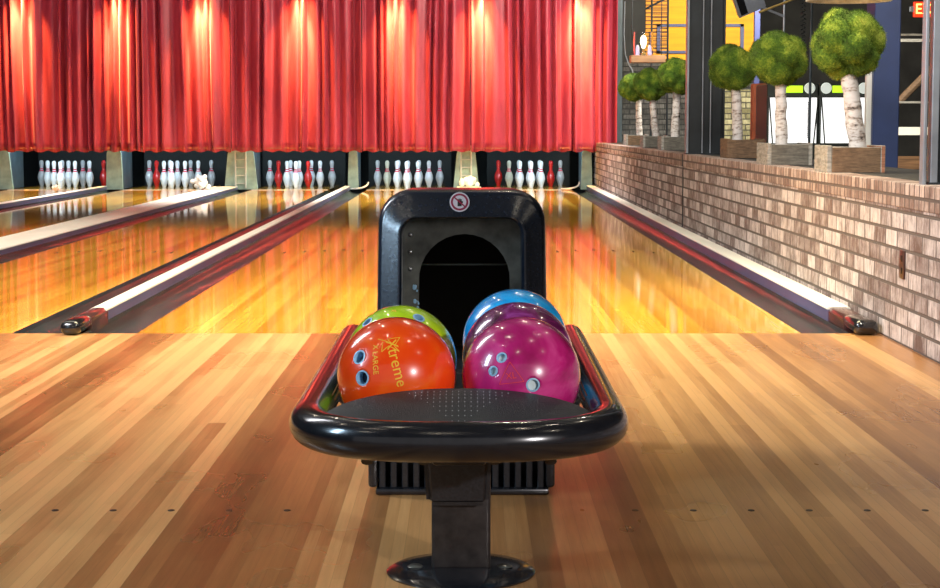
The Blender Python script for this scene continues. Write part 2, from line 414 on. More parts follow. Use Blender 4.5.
# ================================================================ LANES
LN = ['far left lane', 'second lane from the left', 'third lane from the left', 'lane left of the ball return', 'lane right of the ball return, next to the brick wall']
for i, lx in enumerate(LANES):
    t = thing('bowling_lane', 'glossy yellow maple bowling lane, the ' + LN[i].replace('lane left', 'one left').replace('lane right', 'one right'), 'bowling lane', (lx, FY, 0), group='bowling lanes')
    t['label'] = ['glossy maple bowling lane farthest to the left, cut by the frame edge',
                  'glossy maple bowling lane, second from the left',
                  'glossy maple bowling lane, third from the left',
                  'glossy maple bowling lane directly left of the ball return',
                  'glossy maple bowling lane between the ball return and the brick wall'][i]
    bm = B(); bx(bm, -HW, HW, .003, LE-FY, -.055, 0)
    obj('lane_bed', bm, M['lane'], t)
    bm = B(); bx(bm, -HW, HW, 25.02-FY, 25.06-FY, 0, .004); obj('deck_strip', bm, M['cream'], t)
    for j in range(-3, 4):
        bm = B(); s = .016
        vs = [bm.verts.new(p) for p in ((0, s*7, .0010), (-s*.8, -s*4, .0010), (0, -s*2.5, .0010), (s*.8, -s*4, .0010))]
        bm.faces.new(vs); r = bmesh.ops.extrude_face_region(bm, geom=bm.faces[:])
        for v in [g for g in r['geom'] if isinstance(g, bmesh.types.BMVert)]: v.co.z -= .0010
        obj('lane_arrow', bm, M['dark_inlay'], t, loc=(j*.1335, 12.6+.10*(3-abs(j))-FY, 0))

def gutter(bm, x0, x1, y0, y1, depth=.05, n=10):
    """half pipe trough between x0 and x1, open at the top, 6 mm thick"""
    c = (x0+x1)/2; a = (x1-x0)/2
    up = [(c-a*math.cos(PI*k/n), -depth*math.sin(PI*k/n)**.8 if 0 < k < n else 0.0) for k in range(n+1)]
    lo = [(x, z-.008) for x, z in up][::-1]
    prism_y(bm, up+lo, y0, y1)
def rail(bm, c, w, z1, y0, y1, topm=0, sidem=1):
    """bumper rail: dark glossy sides, ivory rounded top"""
    r = .010; k_ = .012
    prism_y(bm, [(c-w, -.05), (c+w, -.05), (c+w, z1-k_), (c-w, z1-k_)], y0, y1, sidem)
    top = [(c-w-.003, z1-k_), (c+w+.003, z1-k_), (c+w+.003, z1-r)] + \
          [(c+w+.003-r+r*math.cos(a), z1-r+r*math.sin(a)) for a in [PI/2*k/5 for k in range(1, 6)]] + \
          [(c-w-.003+r+r*math.cos(a), z1-r+r*math.sin(a)) for a in [PI/2+PI/2*k/5 for k in range(0, 6)]]
    prism_y(bm, top, y0, y1, topm)
def end_cap(t, c, w, z1, m=None):
    bm = B(); bx(bm, c-w-.008, c+w+.008, -.09, .17, .0, z1+.006, .030, 4)
    obj('end_cap', bm, M['black_gloss'], t, 40)
    bm = B(); bx(bm, c-w-.005, c+w+.005, .16, .55, -.05, z1+.002, .022, 4); obj('rail_sleeve', bm, M['brown_cap'], t, 40)
GE = 25.10-FY
def divider(kind, xl, xr, label):
    c = (xl+xr)/2; h = (xr-xl)/2
    t = thing('lane_divider', label, 'lane divider', (c, FY, 0), group='dividers between the lanes')
    rw = .036 if kind == 'B' else .165
    z1 = .056 if kind == 'B' else .048
    for s in (-1, 1):
        bm = B(); gutter(bm, *(sorted((s*rw, s*h))), .003, GE); obj('gutter', bm, M['gutter'], t, 30)
    bm = B(); rail(bm, 0, rw, z1, .5, GE); obj('bumper_rail', bm, [M['cream'], M['rail_side']], t, 30)
    end_cap(t, 0, rw, z1)
    return t
divider('B', LANES[0]+HW, LANES[1]-HW, 'narrow bumper rail with black gutters between the two leftmost lanes')
divider('A', LANES[1]+HW, LANES[2]-HW, 'wide cream capping with gutters between the second and third lanes from the left')
divider('B', LANES[2]+HW, LANES[3]-HW, 'narrow ivory bumper rail with a black end cap, left of the ball return')
divider('A', LANES[3]+HW, LANES[4]-HW, 'wide cream capping running behind the ball return hood')
divider('A', LANES[0]-HW-.73, LANES[0]-HW, 'wide cream capping left of the farthest left lane')
# gutter along the brick wall
t = thing('side_gutter', 'ivory topped bumper rail and gutter along the foot of the brick wall', 'gutter rail', (1.417, FY, 0))
bm = B(); gutter(bm, .003, .208, .003, GE); obj('gutter', bm, M['gutter'], t, 30)
bm = B(); rail(bm, .262, .050, .064, .5, GE); obj('bumper_rail', bm, [M['cream'], M['rail_side']], t, 30)
end_cap(t, .262, .044, .060)
# curved cable where the rail meets the pin deck
for (x, nm) in ((1.44, 'right'), (-1.47, 'left')):
    bm = B(); tube(bm, [(x-.16+.0*k + .30*math.sin(k/10*PI/2)*.8, 25.02-.12*math.sin(k/10*PI), .016+.09*(k/10)**2) for k in range(11)], .012, 8)
    tag(obj('white_hose', bm, M['glare_hose_white'], None, 40), 'short curved white hose at the far end of the %s rail' % ('wall side' if x > 0 else 'narrow bumper'), 'hose')

# ================================================================ PIN DECKS
KZ = .56
def kick(cx, w, label, ladder=False, y0=25.18):
    t = thing('kickback_post', label, 'divider post', (cx, y0, 0), group='posts between the pin decks')
    bm = B()
    # front panel, splayed towards the foot
    f = .05 if w > .2 else .015
    for (yy0, yy1) in ((0, .06),):
        a = [bm.verts.new(p) for p in ((-w/2-f, yy0, .002), (w/2+f, yy0, .002), (w/2, yy0, KZ-.06), (w/2-.02, yy0, KZ), (-w/2+.02, yy0, KZ), (-w/2, yy0, KZ-.06))]
        b = [bm.verts.new(v.co + Vector((0, .06, 0))) for v in a]
        bm.faces.new(a); bm.faces.new(b[::-1])
        for k in range(6): bm.faces.new((a[k], b[k], b[(k+1) % 6], a[(k+1) % 6]))
    obj('front_panel', bm, M['kick_cream'], t)
    bm = B(); bx(bm, -w/2+.004, w/2-.004, .06, .85, .002, KZ, .006, 1); obj('side_board', bm, M['kick_blue'], t)
    if ladder:
        bm = B()
        for s in (-1, 1): bx(bm, s*.07-.012, s*.07+.012, -.03, .0, .02, KZ+.05, .003, 1)
        for q in range(5): bx(bm, -.06, .06, -.022, -.006, .08+q*.11, .095+q*.11)
        obj('channel_guard', bm, M['pin_ivory'], t)
    return t
kick(-6.56, .34, 'wide grey green post at the left edge of the picture')
kick(-4.93, .20, 'grey green post between the pin decks of the two leftmost lanes')
kick(-3.17, .36, 'wide grey green post with a white guard between the second and third pin decks', True)
kick(-1.61, .12, 'narrow grey green post between the third and fourth pin decks')
kick(-.04, .26, 'grey green post with a white guard above the ball return hood', True)
kick(1.635, .13, 'narrow grey green post between the right pin deck and the brick wall')
for i, lx in enumerate(LANES):
    bm = B(); bx(bm, lx-.62, lx+.62, 27.25, 27.3, -.05, 1.0); 
    tag(obj('pit_cushion', bm, M['pit']), 'black pit cushion behind the pins of ' + ['the far left lane', 'the second lane from the left', 'the third lane from the left', 'the lane left of the ball return', 'the lane beside the brick wall'][i], 'pit cushion', 'pit cushions')
bm = B(); bx(bm, -9, 1.74, 25.08, 25.14, .66, 1.0); struct('trim_4', bm, M['pit'])
bm = B(); bx(bm, -9, 1.74, 25.2, 28.4, 1.0, 1.05); struct('trim_5', bm, M['pit'])

# ---- pins
prof = [(0, 0), (.0258, 0), (.0290, .006), (.0360, .030), (.0455, .060), (.0550, .090), (.0605, .115), (.0600, .130), (.0560, .160),
        (.0470, .190), (.0360, .215), (.0270, .235), (.0233, .252), (.0237, .268), (.0265, .290), (.0305, .315), (.0324, .336), (.0310, .354), (.0245, .370), (.0140, .379), (0, .381)]
bm = B(); lathe(bm, prof, 20); pin_me = obj('pin_source', bm, M['pin_white'], smooth=60)
bm = B(); lathe(bm, [(.0300, .2245), (.0330, .2245), (.0345, .222), (.0300, .2165)], 20)
lathe(bm, [(.0225, .246), (.0244, .246), (.0246, .262), (.0225, .262)], 20)
bm.free()
bm = B(); lathe(bm, [(.0356, .218), (.0282, .2345), (.0262, .2345), (.0340, .218), (.0356, .218)], 20)
lathe(bm, [(.0243, .247), (.0240, .262), (.0220, .262), (.0223, .247), (.0243, .247)], 20)
stripe_src = obj('neck_stripes', bm, M['stripe_red'], smooth=60)
pin_meshes = {}
for key in ('pin_white', 'pin_shaded_grey', 'pin_ivory', 'pin_red'):
    me = pin_me.data.copy(); me.materials.clear(); me.materials.append(M[key]); pin_meshes[key] = me
POS = {1: (0, 0), 2: (-1, 1), 3: (1, 1), 4: (-2, 2), 5: (0, 2), 6: (2, 2), 7: (-3, 3), 8: (-1, 3), 9: (1, 3), 10: (3, 3)}
PW = {1: 'at the front point', 2: 'left in second row', 3: 'right in second row', 4: 'left in third row', 5: 'middle of third row',
      6: 'right in third row', 7: 'leftmost in back row', 8: 'second from left in back row', 9: 'third from left in back row', 10: 'rightmost in back row'}
PL = ['far left lane', 'second lane from left', 'third lane from left', 'lane left of ball return', 'lane beside the brick wall']
RED = {(0, 10), (1, 4), (2, 4), (2, 3), (4, 7), (4, 6)}
SHADED = {(0, 7), (0, 9), (1, 7), (1, 9), (2, 7), (2, 10), (3, 7), (3, 10), (4, 10), (1, 10)}  # white pins that take the shaded colour
IVO = {(3, 4), (4, 4)}
for li, lx in enumerate(LANES):
    for n in range(10, 0, -1):
        px, row = POS[n]
        key = 'pin_red' if (li, n) in RED else 'pin_shaded_grey' if (li, n) in SHADED else 'pin_ivory' if (li, n) in IVO else 'pin_white'
        o = bpy.data.objects.new('bowling_pin', pin_meshes[key]); C.objects.link(o)
        o.location = (lx+px*.1524, PIN+row*.264, 0)
        cn = {'pin_red': 'red', 'pin_shaded_grey': 'white', 'pin_ivory': 'ivory', 'pin_white': 'white'}[key]
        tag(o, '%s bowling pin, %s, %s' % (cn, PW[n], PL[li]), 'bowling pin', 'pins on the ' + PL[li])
        if key != 'pin_red':
            s = stripe_src.copy(); C.objects.link(s); s.parent = o
bpy.data.objects.remove(pin_me); bpy.data.objects.remove(stripe_src)

# white glare at the far ends of the cappings, modelled as knobbly lumps
def lump(x, y, z, w, h, label, seed):
    rnd = random.Random(seed); bm = B()
    for k in range(22):
        a = rnd.uniform(0, 2*PI); r = rnd.uniform(0, .5)*w; zz = rnd.uniform(.1, .8)*h
        rr = rnd.uniform(.12, .22)*w*(1.2-zz/h*.6)
        bmesh.ops.create_icosphere(bm, subdivisions=2, radius=rr, matrix=Matrix.Translation((r*math.cos(a)*(1.1-zz/h*.5), r*math.sin(a)*.6, max(zz, rr))))
    tag(obj('glare_lump', bm, M['glare_hose_white'], smooth=50, loc=(x, y, z)), label, 'glare lump')
lump(-3.50, 23.6, .050, .24, .22, 'large white glare lump on the wide cream capping near the second pin deck', 1)
lump(.0, 24.8, .050, .24, .16, 'white glare lump on the capping just above the ball return hood', 2)
lump(-5.56, 24.4, .001, .12, .10, 'small white glare lump in front of the far left pins', 3)

# ================================================================ CURTAIN
def curtain(x0, x1, z0, label, seed, y=YC):
    rnd = random.Random(seed)
    # irregular pleats: knots of alternating depth
    xs = [x0]; 
    while xs[-1] < x1: xs.append(xs[-1] + rnd.choice((.035, .045, .055, .075, .10, .14))*rnd.uniform(.8, 1.15))
    xs[-1] = x1
    ds = [(.078 if k % 2 else -.070) * rnd.uniform(.25, 1.3) for k in range(len(xs))]
    ds2 = [d*rnd.uniform(.6, 1.3) for d in ds]; sh = [rnd.uniform(-.035, .035) for _ in xs]
    def prof(x, v):
        for k in range(len(xs)-1):
            if x <= xs[k+1] or k == len(xs)-2:
                u = (x-xs[k])/(xs[k+1]-xs[k]); u = min(1, max(0, u)); s = u*u*(3-2*u)
                a = ds[k]*(1-v)+ds2[k]*v; b = ds[k+1]*(1-v)+ds2[k+1]*v
                return a*(1-s)+b*s
    nx = int((x1-x0)/.011); nz = 26
    bm = B(); g = []
    zt = 3.7
    for j in range(nz+1):
        v = j/nz; z = z0+(zt-z0)*v; row = []
        for i in range(nx+1):
            x = x0+(x1-x0)*i/nx
            xx = x + .014*math.sin(z*1.3+x*2+seed)*min(1, 4*min(i/nx, 1-i/nx))
            d = prof(xx, v)*(1-.1*v) + .012*math.sin(z*3.1+x*5)
            zz = z + (.012*math.sin(x*31+seed) if j == 0 else 0)
            row.append(bm.verts.new((x, y+d, zz)))
        g.append(row)
    for j in range(nz):
        for i in range(nx): bm.faces.new((g[j][i], g[j][i+1], g[j+1][i+1], g[j+1][i]))
    t = obj('velvet_curtain', bm, M['velvet'], smooth=75)
    md = t.modifiers.new('thickness', 'SOLIDIFY'); md.thickness = .006
    tag(t, label, 'curtain', 'red velvet curtains over the pin decks')
    # stitched hem
    bm = B(); n = nx//3
    pts = [(x0+(x1-x0)*i/n, y-.007+prof(x0+(x1-x0)*i/n + .014*math.sin((z0+.045)*1.3+(x0+(x1-x0)*i/n)*2+seed)*min(1, 4*min(i/n, 1-i/n)), .014)+.012*math.sin((z0+.045)*3.1+(x0+(x1-x0)*i/n)*5), z0+.045) for i in range(n+1)]
    tube(bm, pts, .0045, 5); obj('hem_stitching', bm, M['w_red'], t)
X = lambda px: (px-VX)/(F/YC)
HEM = .533
for a, b, lab, sd in ((-9.0*F/YC+VX+6, 144.6, 'red velvet curtain hanging at the far left, above the leftmost pins', 11),
                      (145.2, 232.7, 'red velvet curtain above the second pin deck from the left, lit yellow at its top', 12),
                      (233.3, 362.7, 'red velvet curtain above the third pin deck from the left', 13),
                      (363.3, 470.7, 'red velvet curtain above the pins just left of the ball return hood', 14),
                      (471.3, 616, 'red velvet curtain at the right end, next to the steel post', 15)):
    curtain(X(a), X(b), HEM, lab, sd, y=YC)

# ================================================================ BALL RETURN
AX = -.018
br = thing('ball_return', 'black ball return with ringed rack, pedestal and arched hood on the approach', 'ball return', (AX, 3.53, 0))
def L(y): return y-3.58                       # world depth -> local
RZ = .358; RR = .0345
# base plate
bm = B(); lathe(bm, [(0, .016), (.055, .017), (.10, .013), (.138, .008), (.1475, .003), (.147, 0), (0, 0)], 56, (.002, -.008, 0)); obj('base_plate', bm, M['ring_black'], br, 40)
for s in (-1, 1):
    bm = B(); lathe(bm, [(0, .004), (.012, .003), (.016, 0)], 16); obj('bolt', bm, M['metal_dark'], br, 40, loc=(s*.088, -.02, .0145))
bm = B(); bx(bm, -.0555, .0605, -.04, .05, .012, .245, .008, 3); obj('pedestal_column', bm, M['column_metal'], br, 35)
bm = B()
vs = bx(bm, -.073, .064, -.085, .07, .146, .285)
for v in vs:
    if v.co.z < .2: v.co.x *= .88; v.co.y *= .9
bmesh.ops.bevel(bm, geom=bm.edges[:], offset=.012, segments=3, affect='EDGES')
obj('pedestal_bracket', bm, M['black_plastic'], br, 35)
bm = B(); bx(bm, -.05, .05, L(3.30), L(4.5), .264, .292, .008, 2)
for y in (3.9, 4.4): bx(bm, -.255, .255, L(y)-.018, L(y)+.018, .268, .292, .004, 1)
for y in (3.9, 4.4):
    for s in (-1, 1):
        tube(bm, [(s*.235, L(y), .285), (s*.262, L(y), .31), (s*.27, L(y), .335)], .014, 8)
obj('rack_frame', bm, M['black_plastic'], br, 35)
BZ = .427; BR = .108
for cx in (-.114, .114):
    for s in (-1, 1):
        dz = math.sqrt((BR+.011)**2-.05**2)
        bm = B(); z = BZ-dz
        tube(bm, [(cx+s*.05, L(3.24), z-.035), (cx+s*.05, L(3.27), z-.006), (cx+s*.05, L(3.32), z), (cx+s*.05, L(4.62), z+(.036 if cx > 0 else 0))], .011, 10)
        for y in (3.9, 4.4): bx(bm, cx+s*.05-.006, cx+s*.05+.006, L(y)-.012, L(y)+.012, .285, z-.004)
        obj('ball_track', bm, M['black_plastic'], br, 40)
# ring
bm = B(); pts = []
HWR = .268; YS = 3.27; YF = 3.02
for y in (4.50, 4.3, 4.0, 3.7, 3.45): pts.append((-HWR, L(y), RZ))
n = 44
for k in range(n+1):
    a = PI - PI*k/n
    ca, sa = math.cos(a), math.sin(a)
    e = 2/2.5
    pts.append((HWR*math.copysign(abs(ca)**e, ca), L(YS)-(YS-YF)*abs(sa)**e, RZ))
for y in (3.45, 3.7, 4.0, 4.3, 4.50): pts.append((HWR, L(y), RZ))
tube(bm, pts, RR, 28); obj('ring_rail', bm, M['ring_black'], br, 50)
for s in (-1, 1):
    bm = B(); bx(bm, s*.205-.014, s*.205+.014, L(3.11), L(3.15), RZ-.040, RZ-.026, .004, 2); obj('clip', bm, M['black_plastic'], br, 35)
    bm = B(); tube(bm, [(s*(HWR-.0332), L(3.42), RZ+.010), (s*(HWR-.0332), L(4.4), RZ+.010)], .0016, 6)
    tube(bm, [(s*(HWR-.029), L(3.42), RZ+.019), (s*(HWR-.029), L(4.4), RZ+.019)], .0013, 6)
    obj('rail_red_lines', bm, M['w_red'], br, 40)  # thin red lines along the inner rail faces
# cushion
bm = B(); nu, nv = 48, 14; top = []
def cush(u, v):
    x = .246*math.sin(u*PI/2)
    q = math.sqrt(max(0, 1-(x/.2465)**2))
    yf = 3.125-.066*q; yb = 3.135+.080*q**.9
    y = yf+(yb-yf)*v
    z = .356+.030*q**.6*math.sin(min(1, v*1.1)*PI/2)+.034*v*q
    return Vector((x, L(y), z))
for j in range(nv+1): top.append([bm.verts.new(cush(-1+2*i/nu, j/nv)) for i in range(nu+1)])
bot = [[bm.verts.new(cush(-1+2*i/nu, j/nv)*1 - Vector((0, 0, .018))) for i in range(nu+1)] for j in (0, nv)]
for j in range(nv):
    for i in range(nu): bm.faces.new((top[j][i], top[j][i+1], top[j+1][i+1], top[j+1][i]))
for i in range(nu):
    bm.faces.new((top[0][i], bot[0][i], bot[0][i+1], top[0][i+1])); bm.faces.new((top[nv][i], top[nv][i+1], bot[1][i+1], bot[1][i]))
    bm.faces.new((bot[0][i], bot[1][i], bot[1][i+1], bot[0][i+1]))
cu = obj('front_cushion', bm, M['vinyl'], br, 60)
bm = B()
for r in range(8):
    for c_ in range(-8+r, 9-r):
        u = c_*.0105/.238; u = math.asin(u)/(PI/2)
        p = cush(u, .90-r*.088)
        bmesh.ops.create_icosphere(bm, subdivisions=1, radius=.0009, matrix=Matrix.Translation(p+Vector((0, 0, .0003))))
obj('perforated_dots', bm, M['pin_shaded_grey'], cu)
# grille box under the hood
gy = L(4.33)
bm = B(); bx(bm, -.223, .223, gy+.012, gy+.5, .098, .30, .02, 3)
for s in (-1, 1): bx(bm, s*.213-.011, s*.213+.011, gy, gy+.5, .016, .13, .008, 2)
bx(bm, -.2, .2, gy+.3, gy+.5, .0, .12)
gb = obj('lift_housing', bm, M['black_plastic'], br, 35)
bm = B(); bx(bm, -.206, .210, gy-.012, gy+.49, 0, .017, .006, 2); obj('foot_plate', bm, M['ring_black'], br, 35)
for k in range(15):
    x = -.19+k*.38/14
    bm = B(); bx(bm, x-.0075, x+.0075, gy+.004, gy+.016, .016, .105, .002, 1); obj('grille_slat', bm, M['black_plastic'], gb)
# hood
def loop(hw, top, r, y, n=8, zb=.20, lean=.14):
    pts = [(-hw, zb)]
    pts += [(-hw+r-r*math.cos(a), top-r+r*math.sin(a)) for a in [PI/2*k/n for k in range(n+1)]]
    pts += [(0, top)]
    pts += [(hw-r+r*math.sin(a), top-r+r*math.cos(a)) for a in [PI/2*k/n for k in range(n+1)]]
    pts += [(hw, zb)]
    return [Vector((x*(1+max(0, .66-z)*.07), y+(z-.3)*lean, z)) for x, z in pts]
HY0 = L(4.62)
LP = [(.190, .690, .05, .50), (.206, .708, .06, .40), (.2135, .7145, .062, .10), (.2145, .7150, .062, .045), (.2135, .7140, .062, .022), (.209, .7085, .060, .006), (.202, .702, .058, 0),
      (.170, .656, .048, -.006), (.163, .650, .045, -.013), (.157, .647, .042, -.014), (.152, .643, .040, -.004), (.150, .641, .038, .03), (.150, .640, .038, .12)]
LP = [(a, b+.003, c+(.022 if i < 7 else 0), d) for i, (a, b, c, d) in enumerate(LP)]
bm = B(); loops = []
for hw, tp, r, y in LP: loops.append([bm.verts.new(p) for p in loop(hw, tp, r, HY0+y)])
for A, Bn in zip(loops, loops[1:]):
    for i in range(len(A)-1): bm.faces.new((A[i], A[i+1], Bn[i+1], Bn[i]))
bm.faces.new(loops[0])
hood = obj('hood', bm, M['hood_black'], br, 50)
# inner plate with an arched opening
bm = B(); outer = [v for v in loop(.1505, .6435, .038, HY0+.075)]
R = .118; cz = .484; m = len(outer); inner = []
for p in outer:
    inner.append(None)
n = len(outer)
cx = .006
for i in range(n):
    f = i/(n-1)
    if f < .12: x, z = -R, .20+(cz-.20)*f/.12
    elif f > .88: x, z = R, .20+(cz-.20)*(1-f)/.12
    else:
        a = PI-(f-.12)/.76*PI; x, z = R*math.cos(a), cz+R*math.sin(a)
    inner[i] = Vector((x+cx, HY0+.075+(z-.3)*.14, z))
vo = [bm.verts.new(p) for p in outer]; vi = [bm.verts.new(p) for p in inner]
vb = [bm.verts.new(p+Vector((0, .012, 0))) for p in inner]
for i in range(n-1):
    bm.faces.new((vo[i], vo[i+1], vi[i+1], vi[i])); bm.faces.new((vi[i], vi[i+1], vb[i+1], vb[i]))
plate = obj('arch_plate', bm, M['metal_dark'], br, 30)
for z in (.600, .556, .512):
    bm = B(); bmesh.ops.create_uvsphere(bm, u_segments=10, v_segments=6, radius=.0062); bmesh.ops.scale(bm, vec=(1, .5, 1), verts=bm.verts[:])
    obj('screw', bm, M['steel'], plate, 60, loc=(-.134, HY0+.073+(z-.3)*.14, z))
bm = B(); bx(bm, -.12, .12, HY0+.26, HY0+.27, .510, .5135); obj('cross_bar', bm, M['metal_dark'], br)
bm = B(); rr = random.Random(5)
for k in range(16):
    z = rr.uniform(.36, .47); x = -R+cx-.003-rr.uniform(0, .012)+(.47-z)*.05
    s = rr.uniform(.002, .006)
    bmesh.ops.create_icosphere(bm, subdivisions=1, radius=s, matrix=Matrix.Translation((x, HY0+.075+(z-.3)*.14, z)) @ Matrix.Diagonal((1, .3, 1.5, 1)))
obj('worn_paint', bm, M['insert_ring'], plate)
bm = B(); bx(bm, -.16, .16, HY0+.44, HY0+.46, .2, .62); obj('hood_lining', bm, M['pit'], br)
# sticker
sz = .6875; sy = HY0+(sz-.3)*.14 - .0035
tilt = Matrix.Translation((-.006, sy, sz)) @ Matrix.Rotation(math.radians(-7-8), 4, 'X') @ Matrix.Rotation(PI/2, 4, 'X')
def disc(r0, r1, z0, z1, seg=40):
    bm = B(); lathe(bm, [(r0, z0), (r1, z0), (r1, z1), (r0, z1), (r0, z0)] if r0 else [(0, z0), (r1, z0), (r1, z1), (0, z1)], seg); return bm
st = disc(0, .0255, 0, .0012); bmesh.ops.transform(st, matrix=tilt, verts=st.verts[:]); stk = obj('warning_sticker', st, M['sticker_white'], br, 30)
bm = disc(.0172, .0222, .0012, .0016)
r = bx(bm, -.0195, .0195, -.0017, .0017, .0019, .0022)
bmesh.ops.rotate(bm, cent=(0, 0, 0), matrix=Matrix.Rotation(math.radians(-42), 3, 'Z'), verts=r)
bmesh.ops.transform(bm, matrix=tilt, verts=bm.verts[:]); obj('prohibition_ring', bm, M['sticker_red'], stk)
bm = B()
bx(bm, -.0052, .0052, -.011, .004, .0012, .0017, .0002, 1)
for k in range(4): bx(bm, -.0054+k*.0028, -.0032+k*.0028, .003, .0095-abs(k-1.5)*.0015, .0012, .0017)
bx(bm, .0048, .0085, -.003, .002, .0012, .0017)
bmesh.ops.transform(bm, matrix=tilt, verts=bm.verts[:]); obj('hand_symbol', bm, M['socket'], stk)

# ================================================================ BOWLING BALLS
cam_p = Vector((0, 0, H))
def sdir(c, px, py, R=BR):
    """direction from the ball centre to its surface point behind photo pixel (px, py)"""
    p = math.atan((294-HY)/F)
    fw = Vector((0, math.cos(p), -math.sin(p))); up = Vector((0, math.sin(p), math.cos(p)))
    d = (fw*F + Vector((px-VX, 0, 0)) + up*(294-py)).normalized()
    oc = cam_p-c; b = oc.dot(d); q = b*b-(oc.dot(oc)-R*R)
    tt = -b-math.sqrt(max(q, 0)); return ((cam_p+d*tt)-c).normalized()
def ball(label, m, cx, cy, holes, ring_m, in_m, up=0):
    c = Vector((AX+cx, cy, BZ+up))
    bm = B(); bmesh.ops.create_uvsphere(bm, u_segments=96, v_segments=64, radius=BR)
    o = obj('bowling_ball', bm, m, smooth=60, loc=c)
    tag(o, label, 'bowling ball', 'bowling balls on the rack')
    if holes:
        cb = B()
        for d, rad in holes:
            q = d.to_track_quat('Z', 'Y').to_matrix().to_4x4()
            bmesh.ops.create_cone(cb, cap_ends=True, segments=32, radius1=rad, radius2=rad, depth=.05, matrix=Matrix.Translation(d*BR) @ q)
        co = obj('cutter', cb, m, loc=c)
        md = o.modifiers.new('holes', 'BOOLEAN'); md.operation = 'DIFFERENCE'; md.object = co; md.solver = 'EXACT'
        dg = bpy.context.evaluated_depsgraph_get(); dg.update()
        me = bpy.data.meshes.new_from_object(o.evaluated_get(dg))
        o.modifiers.clear(); o.data = me; bpy.data.objects.remove(co)
        for d, rad in holes:
            q = d.to_track_quat('Z', 'Y').to_matrix().to_4x4()
            ib = B(); zt = math.sqrt(BR*BR-rad*rad)
            w_ = .0028
            lathe(ib, [(rad-.0001, zt-.020), (rad-.0001, zt+.0002), (rad-w_, zt+.0006), (rad-w_, zt-.020), (rad-.0001, zt-.020)], 32)
            bmesh.ops.transform(ib, matrix=q, verts=ib.verts[:]); fi = obj('finger_insert', ib, ring_m, o, 40)
            ib = B(); lathe(ib, [(0, zt-.0195), (rad-w_+.0002, zt-.0195), (rad-w_+.0002, zt-.0165 if in_m is M['insert_dark'] else zt-.006), (0, zt-.0165 if in_m is M['insert_dark'] else zt-.006)], 32)
            bmesh.ops.transform(ib, matrix=q, verts=ib.verts[:]); obj('hole_bottom', ib, in_m, fi)
    return o, c
def text_mesh(s, size):
    cu = bpy.data.curves.new('t', 'FONT'); cu.body = s; cu.size = size; cu.align_x = 'CENTER'; cu.align_y = 'CENTER'; cu.extrude = 0; cu.resolution_u = 3
    o = bpy.data.objects.new('t', cu); C.objects.link(o); dg = bpy.context.evaluated_depsgraph_get(); dg.update()
    me = bpy.data.meshes.new_from_object(o.evaluated_get(dg)); bpy.data.objects.remove(o)
    bm = B(); bm.from_mesh(me); return bm
def on_ball(bm, o, d, roll, m, name, off=.0005):
    """lay a flat drawing on the ball around direction d; roll turns it (0 = upright)"""
    z = d.normalized(); x = Vector((0, 0, 1)).cross(z).normalized(); y = z.cross(x)
    R2 = Matrix.Rotation(roll, 2)
    bmesh.ops.subdivide_edges(bm, edges=[e for e in bm.edges if e.calc_length() > .008], cuts=2)
    bmesh.ops.triangulate(bm, faces=bm.faces[:])
    for v in bm.verts:
        p = R2 @ Vector((v.co.x, v.co.y))
        v.co = (z*BR + x*p.x + y*p.y).normalized()*(BR+off)
    r = bmesh.ops.extrude_face_region(bm, geom=bm.faces[:])
    for v in [g for g in r['geom'] if isinstance(g, bmesh.types.BMVert)]: v.co *= (BR-.0004)/(BR+off)
    return obj(name, bm, m, o)

cO = Vector((AX-.114, 3.27, BZ))
o1, c1 = ball('orange bowling ball with yellow lettering and two dark finger holes, front left of the rack', M['ball_orange'], -.114, 3.27,
              [(sdir(cO, 359, 357), .0135), (sdir(cO, 362, 378), .0140)], M['insert_ring'], M['insert_dark'])
on_ball(text_mesh('Xtreme', .030), o1, sdir(cO, 396, 362), math.radians(-76), M['gold_print'], 'logo_lettering')
on_ball(text_mesh('X LARGE', .0145), o1, sdir(cO, 375, 359), math.radians(-80), M['gold_print'], 'size_lettering')
def stroke(pts, wd):
    bm = B()
    for (a, b) in zip(pts, pts[1:]):
        a = Vector(a); b = Vector(b); d = (b-a); nn = Vector((-d.y, d.x)).normalized()*wd/2
        vs = [bm.verts.new((*p, 0)) for p in (a-nn, b-nn, b+nn, a+nn)]; bm.faces.new(vs)
    return bm
on_ball(stroke([(-.022, .012), (.004, .002), (-.004, .010), (.018, .016), (.010, -.004), (.020, -.014), (0, -.004), (-.012, -.016), (-.012, .004)], .0012), o1, sdir(cO, 389, 344), 0, M['gold_print'], 'logo_scribble')
cL = Vector((AX-.114, 3.487, BZ))
o2, c2 = ball('lime green bowling ball behind the orange one', M['ball_lime'], -.114, 3.487,
              [(sdir(cL, 367, 322), .012), (sdir(cL, 419, 317.5), .012)], M['insert_ring'], M['insert_dark'])
on_ball(text_mesh('XL', .010), o2, sdir(cL, 394, 311), 0, M['gold_print'], 'lettering')
cM = Vector((AX+.113, 3.27, BZ))
o3, c3 = ball('magenta bowling ball with three pale finger holes, front right of the rack', M['ball_magenta'], .113, 3.27,
              [(sdir(cM, 501.5, 357.5), .0100), (sdir(cM, 493, 371), .0095), (sdir(cM, 533, 385), .0125)], M['insert_ring'], M['insert_white'])
tri = stroke([(-.024, -.016), (.022, -.016), (0, .022), (-.024, -.016)], .0010)
on_ball(tri, o3, sdir(cM, 511, 374), math.radians(8), M['red_print'], 'triangle_logo')
on_ball(text_mesh('XL', .016), o3, sdir(cM, 511, 376), math.radians(8), M['red_print'], 'logo_lettering')
cP = Vector((AX+.113, 3.487, BZ))
o4, c4 = ball('dark purple marbled bowling ball between the magenta and the blue ones', M['ball_purple'], .113, 3.487, [], None, None, .006)
o5, c5 = ball('bright blue bowling ball at the back right of the rack', M['ball_blue'], .113, 3.704, [], None, None, .012)

